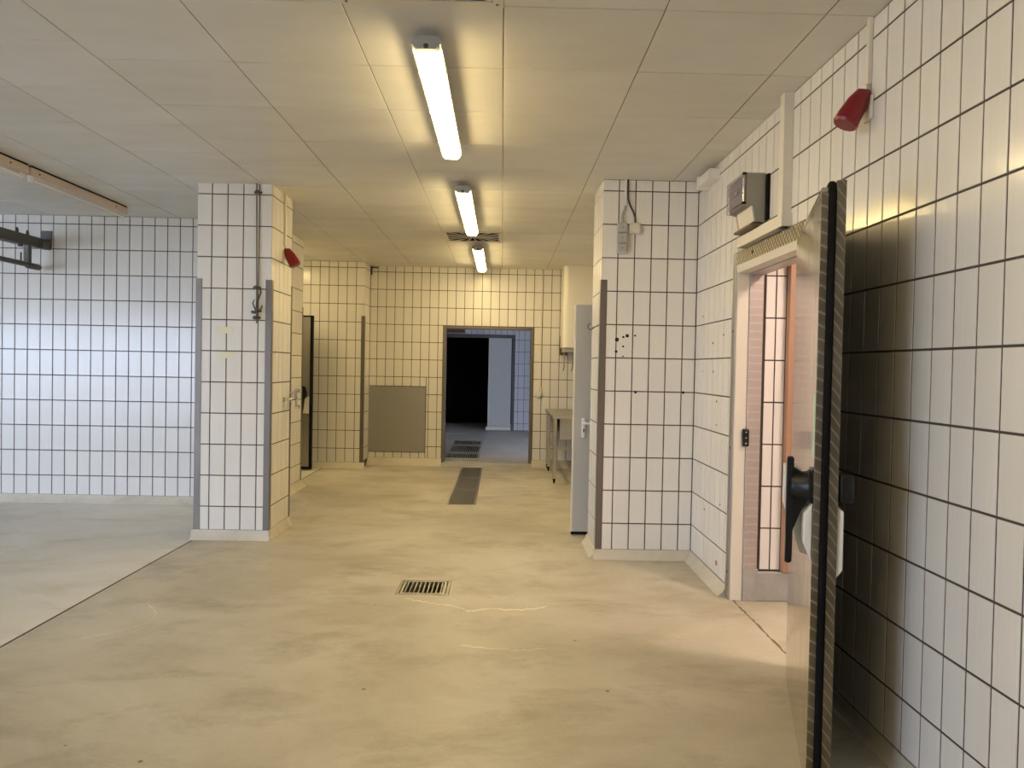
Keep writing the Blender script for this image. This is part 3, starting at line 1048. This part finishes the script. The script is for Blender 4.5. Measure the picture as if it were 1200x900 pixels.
prism(b, [(0.0, hz + 0.02), (-0.05, hz + 0.06), (-0.085, hz + 0.06), (-0.085, hz - 0.08), (-0.03, hz - 0.24), (0.0, hz - 0.25)], hx - 0.15, hx - 0.05, 'x')
obj('guard_plate', b, 'white', t, local=True)['label'] = 'white guard plate behind the lever'
b = B()
b2 = box(B(), WD - 0.10, WD - 0.01, TH, TH + 0.052, hz - 0.05, hz + 0.05, 0.014, 3)
obj('knob', b2, 'blackplastic', t, local=True, smooth=True)['label'] = 'black rounded knob on the wall side'
b.free()
b = B()
prism(b, [(TH, hz - 0.06), (TH + 0.02, hz - 0.075), (TH + 0.02, hz - 0.27), (TH, hz - 0.30)], WD - 0.10, WD - 0.012, 'x')
obj('guard_plate', b, 'white', t, local=True)['label'] = 'white guard plate on the wall side'
obj('sticker', box(B(), WD - 0.075, WD - 0.008, -0.0012, 0.0, 1.13, 1.345), 'green', t, local=True)['label'] = 'pale green label'
for z in (0.35, 1.65):
    b = B()
    tube(b, [(-0.012, TH * .75, z - 0.07), (-0.012, TH * .75, z + 0.07)], 0.014, 12)
    hg = obj('hinge', b, 'steel', t, local=True, smooth=True)
    obj('hinge_plate', box(B(), -0.012, 0.10, TH - 0.002, TH + 0.006, z - 0.05, z + 0.05, 0.002), 'steel', hg, local=True)

# warm lamp inside the cold room
t = thing('cold_room_lamp', 'warm lamp on the ceiling inside the cold room', 'lamp', (2.45, 3.3, H))
obj('housing', box(B(), 2.2, 2.7, 3.2, 3.4, H - 0.03, H), 'greyplastic', t)
obj('diffuser', box(B(), 2.22, 2.68, 3.22, 3.38, H - 0.09, H - 0.03, 0.01), 'lit_pink', t)

# ------------------------------------------------------------------ meter box, trunking and red lamp on the right wall
t = thing('meter_box', 'grey electric box with a clear lid above the cold room door', 'electric box', (XR, 4.49, 2.28))
Y0, Y1 = 4.334, 4.655
obj('back_board', box(B(), XR - 0.018, XR - 0.001, Y0 - 0.03, Y1 - 0.02, 2.27, 2.52, 0.002), 'black', t)
b = B()
prism(b, [(XR - 0.018, 2.255), (XR - 0.018, 2.528), (XR - 0.122, 2.528), (XR - 0.122, 2.355), (XR - 0.084, 2.345), (XR - 0.070, 2.265)], Y0, Y1, 'y')
obj('body', b, 'boxgrey', t)
lid = obj('device_plate', box(B(), XR - 0.130, XR - 0.122, Y0 + 0.012, Y1 - 0.012, 2.375, 2.515, 0.002), 'lilac', t)
obj('lid', box(B(), XR - 0.143, XR - 0.123, Y0, Y1, 2.350, 2.532, 0.005), 'lid', t)['label'] = 'smoky clear hinged lid'
for z in (2.42, 2.475):
    obj('device_slot', box(B(), XR - 0.132, XR - 0.129, Y0 + 0.07, Y1 - 0.07, z - 0.004, z + 0.004), 'greyplastic', t)
obj('breaker', box(B(), XR - 0.136, XR - 0.129, Y0 + 0.13, Y0 + 0.18, 2.435, 2.46, 0.002), 'greyplastic', t)
for z in (2.362, 2.524):
    obj('catch', box(B(), XR - 0.147, XR - 0.125, Y0 - 0.006, Y0 + 0.012, z - 0.008, z + 0.006, 0.002), 'blackplastic', t)
b = B()
prism(b, [(XR - 0.092, 2.350), (XR - 0.03, 2.350), (XR - 0.03, 2.262), (XR - 0.078, 2.262)], Y0 + 0.003, Y1 - 0.05, 'y')
obj('cable_cover', b, 'cream', t)
b = B()
box(b, XR - 0.095, XR - 0.02, Y0 + 0.0, Y1 + 0.0, 2.238, 2.252, 0.002)
obj('bottom_strip', b, 'board', t)['label'] = 'brown strip under the box'

t = thing('cable_trunking', 'cream cable trunking from the ceiling to the door head', 'cable trunking', (XR, 4.0, 2.17))
obj('riser', box(B(), XR - 0.048, XR, 3.98, 4.045, 2.17, H, 0.002), 'cream', t)
obj('horizontal_duct', box(B(), XR - 0.055, XR, 3.965, 4.72, 2.170, 2.232, 0.002), 'cream', t)
t = thing('cable_trunking', 'short white duct end in the ceiling corner by the right pillar', 'cable trunking', (XR, 5.46, 2.74))
obj('duct', box(B(), XR - 0.075, XR, 5.33, 5.62, 2.735, 2.805, 0.003), 'white', t)
obj('end_cap', box(B(), XR - 0.082, XR, 5.60, 5.64, 2.725, 2.812, 0.003), 'white', t)


def red_lamp(label, loc, rz):
    """local +x points away from the wall"""
    t = thing('red_lamp', label, 'alarm lamp', loc, rz, group='red alarm lamps')
    b = box(B(), 0, 0.012, -0.035, 0.035, -0.05, 0.05, 0.004)
    obj('base', b, 'cream', t, local=True)
    b = B()
    p = [Vector((0.008, 0, 0.052)), Vector((0.03, 0, 0.05)), Vector((0.052, 0, 0.02)), Vector((0.085, 0, -0.035)), Vector((0.098, 0, -0.062))]
    tube(b, p, [0.026, 0.036, 0.043, 0.048, 0.050], 20)
    bmesh.ops.scale(b, vec=(1, 0.85, 1), verts=b.verts)
    obj('hood', b, 'red', t, local=True, smooth=True)
    b = B()
    d = (p[4] - p[3]).normalized()
    tube(b, [p[4] - d * 0.004, p[4] + d * 0.006], [0.051, 0.045], 20)
    obj('lens', b, 'red', t, local=True, smooth=True)
    b = B()
    tube(b, [(0.012, 0.004, 0.06), (0.014, 0.004, 0.085), (0.006, 0.0, 0.10)], 0.005, 8)
    obj('cable_stub', b, 'greyplastic', t, local=True, smooth=True)
    b = box(B(), 0, 0.018, -0.012, 0.012, 0.098, 0.36, 0.002)
    obj('conduit', b, 'cream', t, local=True)
    return t


r1 = red_lamp('red alarm lamp high on the long right wall', (XR, 3.145, 2.49), math.pi)
r2 = dup(r1, (XPL1, 6.65, 2.315), 0.0, 'red alarm lamp on the side of the left pillar')
cc = [c for c in r2.children if c.name.startswith('conduit')][0]
cc.data = cc.data.copy()
for v in cc.data.vertices:
    if v.co.z > 0.2:
        v.co.z = H + 0.02 - 2.315

# ------------------------------------------------------------------ boxes and cables on the right pillar
labs = ['uppermost of the three stacked grey switch boxes on the right pillar', 'middle of the three stacked grey switch boxes on the right pillar', 'lowest of the three stacked grey switch boxes on the right pillar']
for k in range(3):
    zt = 2.523 - 0.0765 * k
    t = thing('switch_box', labs[k], 'switch box', (0.882, YP, zt - 0.074), group='stacked grey switch boxes')
    obj('housing', box(B(), 0.845, 0.919, YP - 0.042, YP, zt - 0.073, zt, 0.004), 'greyplastic', t)
    obj('cover', box(B(), 0.852, 0.912, YP - 0.046, YP - 0.041, zt - 0.066, zt - 0.007, 0.002), 'greyplastic', t)
    obj('screw', disc(B(), (0.882, YP - 0.048, zt - 0.036), (0, 1, 0), 0.004, 0.003, 8), 'hook', t)
t = thing('junction_box', 'cream junction box beside the stacked grey boxes', 'junction box', (0.975, YP, 2.445))
obj('housing', box(B(), 0.934, 1.018, YP - 0.04, YP, 2.445, 2.525, 0.006), 'cream', t)
obj('cover', box(B(), 0.94, 1.012, YP - 0.046, YP - 0.04, 2.451, 2.519, 0.004), 'cream', t)
for sx in (0.946, 1.006):
    for z in (2.457, 2.513):
        obj('screw', disc(B(), (sx, YP - 0.048, z), (0, 1, 0), 0.003, 0.003, 6), 'hook', t)
b = B()
tube(b, [(0.918, YP - 0.012, H), (0.919, YP - 0.012, 2.78), (0.922, YP - 0.012, 2.70), (0.938, YP - 0.012, 2.655), (0.962, YP - 0.012, 2.61), (0.976, YP - 0.014, 2.57), (0.978, YP - 0.016, 2.525)], 0.0065, 8)
tag(obj('cable', b, 'cable', smooth=True), 'black cable curving down to the cream junction box', 'cable')
t = thing('cable_conduit', 'white conduit with two thin cables above the grey switch boxes', 'conduit', (0.906, YP, 2.66))
obj('channel', box(B(), 0.896, 0.911, YP - 0.014, YP, 2.655, H, 0.002), 'white', t)
for s in (-1, 1):
    b = B()
    tube(b, [(0.903 + s * .004, YP - 0.008, 2.66), (0.903 + s * .006, YP - 0.01, 2.635), (0.889 + s * .006, YP - 0.012, 2.60), (0.880 + s * .005, YP - 0.014, 2.565), (0.880 + s * .005, YP - 0.016, 2.52)], 0.004, 6)
    obj('wire', b, 'greyplastic', t, smooth=True)

# ------------------------------------------------------------------ hook rod and tap on the left pillar
t = thing('hook_rod', 'thin steel rod with iron hooks on the left pillar front', 'hook rod', (-1.965, YLP, 1.75))
yr = YLP - 0.025
b = B()
tube(b, [(-1.972, yr, H + 0.01), (-1.966, yr, 2.2), (-1.960, yr, 1.74)], 0.0075, 10)
obj('rod', b, 'steel', t, smooth=True)
for z in (2.783, 2.025, 1.785):
    b = B()
    tube(b, [(-1.968, YLP, z), (-1.968, yr - 0.012, z)], 0.010, 8)
    tube(b, [(-1.968, yr, z - 0.014), (-1.968, yr, z + 0.014)], 0.017, 12)
    tube(b, [(-1.998, YLP - 0.004, z), (-1.938, YLP - 0.004, z)], 0.010, 8)
    obj('clamp', b, 'hook', t, smooth=True)
yh = yr - 0.028
b = B()
tube(b, [(-1.955, yh, 2.015), (-1.93, yh, 2.01), (-1.922, yh, 1.985), (-1.935, yh, 1.95), (-1.952, yh, 1.90), (-1.958, yh, 1.86), (-1.945, yh, 1.835), (-1.925, yh, 1.845), (-1.913, yh, 1.87), (-1.912, yh, 1.885)], [.006, .007, .007, .007, .007, .007, .007, .007, .006, .003], 8)
obj('hook', b, 'hook', t, smooth=True)
b = B()
tube(b, [(-1.972, yh, 1.93), (-1.985, yh, 1.90), (-1.975, yh, 1.868), (-1.962, yh, 1.84), (-1.964, yh, 1.815)], [.003, .006, .006, .006, .006], 8)
obj('hook', b, 'hook', t, smooth=True)
b = B()
tube(b, [(-1.985, yr - 0.03, 1.828), (-1.915, yr - 0.03, 1.834)], 0.007, 8)
tube(b, [(-1.985, yr - 0.04, 1.828), (-1.985, yr, 1.828)], 0.012, 8)
obj('clamp_screw', b, 'hook', t, smooth=True)

t = thing('wall_tap', 'small chrome tap on the corridor side of the left pillar', 'tap', (XPL1, 6.82, 1.09))
b = B()
disc(b, (XPL1, 6.70, 1.115), (1, 0, 0), 0.022, 0.01, 14)
tube(b, [(XPL1, 6.70, 1.115), (XPL1 + 0.05, 6.70, 1.115), (XPL1 + 0.06, 6.78, 1.12), (XPL1 + 0.06, 6.90, 1.12)], 0.014, 12)
obj('body', b, 'chrome', t, smooth=True)
b = B()
tube(b, [(XPL1 + 0.06, 6.80, 1.12), (XPL1 + 0.06, 6.80, 1.165), (XPL1 + 0.05, 6.79, 1.18)], [0.012, 0.014, 0.02], 12)
obj('knob', b, 'chrome', t, smooth=True)
for z0, z1 in ((1.12, 1.185), (1.12, 1.045)):
    b = B()
    tube(b, [(XPL1 + 0.06, 6.90, z0), (XPL1 + 0.06, 6.90, z1)], 0.012, 10)
    tube(b, [(XPL1 + 0.045, 6.90, z1), (XPL1 + 0.085, 6.90, z1)], 0.018, 12)
    obj('valve', b, 'chrome', t, smooth=True)
obj('wall_flange', disc(B(), (XPL1, 6.70, 1.115), (1, 0, 0), 0.016, 0.012, 12), 'blackplastic', t)

# ------------------------------------------------------------------ meat rail in the left bay
t = thing('overhead_rail', 'galvanised overhead rail at the upper left, ending at the tiled wall', 'rail', (-4.55, 7.7, 2.3))
xr = -4.555
obj('beam', box(B(), xr - 0.035, xr + 0.035, -3.0, 7.80, 2.505, 2.60, 0.004), 'galv', t)
obj('flange', box(B(), xr - 0.05, xr + 0.05, -2.0, 7.45, 2.497, 2.508, 0.002), 'galv', t)
obj('wall_plate', box(B(), xr - 0.03, xr + 0.075, YL - 0.012, YL, 2.52, 2.69, 0.003), 'galv', t)
obj('wall_bracket', prism(B(), [(7.72, 2.50), (YL - .01, 2.50), (YL - .01, 2.60), (7.72, 2.56)], xr + 0.01, xr + 0.07, 'x'), 'galv', t)
b = B()
tube(b, [(xr - 0.01, -2.0, 2.325), (xr - 0.01, 7.76, 2.325)], 0.024, 14)
obj('running_tube', b, 'galv', t, smooth=True)
b = B()
tube(b, [(xr - 0.01, 7.60, 2.318), (xr - 0.01, 7.78, 2.318), (xr - 0.01, 7.80, 2.318)], [0.030, 0.030, 0.022], 14)
obj('end_sleeve', b, 'galv', t, smooth=True)
for yy in (7.60, 4.6, 1.6):
    obj('hanger', box(B(), xr - 0.035, xr + 0.015, yy - 0.025, yy + 0.025, 2.34, 2.51, 0.003), 'galv', t)
    obj('ceiling_strap', box(B(), xr - 0.02, xr + 0.02, yy - 0.02 - (0.9 if yy > 7 else 0), yy + 0.02 - (0.9 if yy > 7 else 0), 2.60, H, 0.002), 'galv', t)
for yy in (7.40, 7.56):
    b = B()
    tube(b, [(xr + 0.012, yy, 2.595), (xr + 0.012, yy, 2.62), (xr + 0.012, yy, 2.645)], [0.016, 0.014, 0.008], 8)
    obj('bolt', b, 'hook', t)
b = B()
tube(b, [(xr + 0.03, 7.42, 2.50), (xr + 0.03, 7.42, 2.47)], 0.022, 10)
obj('bolt', b, 'hook', t)
b = B()
tube(b, [(xr - 0.03, 7.53, 2.34), (xr - 0.03, 7.53, 2.43)], 0.007, 8)
obj('pin', b, 'hook', t)

# ------------------------------------------------------------------ grey door behind the right pillar
t = thing('door_3', 'light grey door standing open behind the right pillar', 'door', (1.5, 6.72, 0.02), kind='structure')
obj('leaf', box(B(), 0.632, 1.52, 6.70, 6.742, 0.03, 1.975, 0.003), 'greydoor', t)
obj('edge_strip', box(B(), 0.617, 0.634, 6.698, 6.744, 0.03, 1.972, 0.003), 'cream', t)
obj('bottom_seal', box(B(), 0.622, 1.515, 6.705, 6.737, 0.006, 0.032), 'black', t)
ha = obj('handle', box(B(), 0.692, 0.728, 6.688, 6.70, 0.84, 1.01, 0.008, 2), 'white', t)
b = B()
tube(b, [(0.712, 6.69, 0.965), (0.712, 6.645, 0.965), (0.72, 6.635, 0.965), (0.83, 6.635, 0.965)], 0.010, 10)
obj('lever', b, 'white', ha, smooth=True)
obj('keyhole', box(B(), 0.706, 0.716, 6.686, 6.69, 0.885, 0.915), 'black', ha)
# small wire hook on the pillar corner
t = thing('wire_hook', 'small wire hook on the corridor side of the right pillar', 'hook', (XPR, 6.3, 1.73))
b = B()
tube(b, [(XPR, 6.02, 1.762), (XPR - 0.02, 6.1, 1.755), (XPR - 0.035, 6.12, 1.74), (XPR - 0.055, 6.12, 1.735), (XPR - 0.068, 6.12, 1.75), (XPR - 0.066, 6.12, 1.772), (XPR - 0.05, 6.12, 1.782)], 0.004, 8)
obj('wire', b, 'hook', t, smooth=True)

# ------------------------------------------------------------------ water heater and steel sink table at the far right
t = thing('water_heater', 'white wall water heater hanging above the steel table', 'water heater', (1.15, 11.0, 1.7))
b = B()
hx0, hx1, hy0, hy1 = 0.835, 1.47, 10.80, 11.285
rr = 0.07
poly = []
for cx_, cy_, a0 in ((hx0 + rr, hy0 + rr, math.pi), (hx1 - rr, hy0 + rr, 1.5 * math.pi)):
    poly += [(cx_ + rr * math.cos(a0 + q), cy_ + rr * math.sin(a0 + q)) for q in (0, .39, .785, 1.18, 1.57)]
poly += [(hx1, hy1), (hx0, hy1)]
prism(b, poly, 1.72, H - 0.003, 'z')
obj('casing', b, 'enamel', t, smooth=True)
obj('bottom_cap', box(B(), hx0 + 0.02, hx1 - 0.02, hy0 + 0.03, hy1 - 0.01, 1.66, 1.72, 0.006), 'greyplastic', t)
obj('wall_mount', box(B(), hx0 - 0.005, hx0 + 0.10, hy1 - 0.03, YF, 1.62, 1.90, 0.003), 'board', t)
for xx in (hx0 + 0.05, hx0 + 0.17):
    b = B()
    tube(b, [(xx, 11.15, 1.66), (xx, 11.15, 1.45), (xx, 11.27, 1.40)], 0.010, 8)
    obj('pipe', b, 'greyplastic', t, smooth=True)

t = thing('sink_table', 'stainless steel sink table in the far right corner', 'table', (1.07, 10.45, 0))
tx0, tx1, ty0, ty1, tz = 0.635, 1.50, 9.66, 11.22, 0.85
obj('table_top', box(B(), tx0, tx1, ty0, ty1, tz - 0.045, tz, 0.006), 'steel_light', t)
obj('upstand', box(B(), tx1 - 0.02, tx1, ty0, ty1, tz, tz + 0.06, 0.003), 'steel_light', t)
obj('apron', box(B(), tx0 + 0.10, tx1 - 0.03, ty0 + 0.06, ty0 + 0.09, 0.545, tz - 0.045, 0.002), 'steel_dull', t)
obj('apron', box(B(), tx0 + 0.05, tx0 + 0.07, ty0 + 0.10, ty1 - 0.06, 0.64, tz - 0.045, 0.002), 'steel_dull', t)
obj('basin', box(B(), tx0 + 0.10, tx1 - 0.06, ty0 + 0.09, ty0 + 0.75, 0.545, tz - 0.045, 0.004), 'steel_dull', t)
for lx, ly in ((tx0 + 0.02, ty0 + 0.02), (tx0 + 0.02, 10.86), (tx0 + 0.02, ty1 - 0.06), (tx1 - 0.06, ty0 + 0.02), (tx1 - 0.06, ty1 - 0.06)):
    lg = obj('leg', box(B(), lx, lx + 0.042, ly, ly + 0.042, 0.06, tz - 0.045, 0.003), 'steel_light', t)
    b = B()
    tube(b, [(lx + .021, ly + .021, 0.06), (lx + .021, ly + .021, 0.02), (lx + .021, ly + .021, 0.0)], [0.020, 0.012, 0.010], 10)
    obj('foot', b, 'black', lg, smooth=True)
obj('cross_brace', box(B(), tx0 + 0.06, tx1 - 0.06, ty0 + 0.03, ty0 + 0.055, 0.425, 0.455, 0.002), 'steel_light', t)
obj('cross_brace', box(B(), tx0 + 0.03, tx0 + 0.05, ty0 + 0.06, ty1 - 0.08, 0.425, 0.455, 0.002), 'steel_light', t)

# ------------------------------------------------------------------ second cold room door, deep in the left alcove
t = thing('door_4', 'open steel cold room door with black rim in the left alcove', 'door', (-3.38, 10.5, 0.02), kind='structure')
dx0, dx1, dy = -3.38, -2.528, 10.50
obj('leaf', box(B(), dx0, dx1 - 0.012, dy, dy + 0.07, 0.04, 2.05, 0.003), 'steel_dull', t)
b = B()
box(b, dx1 - 0.03, dx1, dy - 0.012, dy + 0.07, 0.015, 2.07, 0.003)
obj('gasket', b, 'black', t)
obj('gasket', box(B(), dx0, dx1 - 0.03, dy - 0.012, dy + 0.07, 2.05, 2.07, 0.003), 'black', t)
obj('gasket', box(B(), dx0, dx1 - 0.03, dy - 0.012, dy + 0.07, 0.015, 0.05, 0.003), 'black', t)
ha = obj('handle', prism(B(), [(dx1 - 0.115, 1.13), (dx1 - 0.085, 1.12), (dx1 - 0.062, 1.05), (dx1 - 0.06, 1.0), (dx1 - 0.10, 0.95), (dx1 - 0.118, 0.76), (dx1 - 0.135, 0.76), (dx1 - 0.125, 1.0)], dy - 0.05, dy - 0.004, 'y'), 'blackplastic', t)
obj('guard_plate', prism(B(), [(dx1 - 0.085, 0.965), (dx1 - 0.035, 0.99), (dx1 - 0.035, 0.765), (dx1 - 0.115, 0.765)], dy - 0.02, dy, 'y'), 'white', t)

# small dark bracket in the ceiling corner left of the far wall
t = thing('pipe_bracket', 'small dark bracket in the ceiling corner of the far wall', 'bracket', (-1.88, YF, 2.8))
obj('stem', box(B(), -1.895, -1.88, YF - 0.03, YF, 2.72, 2.84, 0.002), 'hook', t)
obj('arm', box(B(), -1.895, -1.80, YF - 0.03, YF - 0.015, 2.815, 2.83, 0.002), 'hook', t)
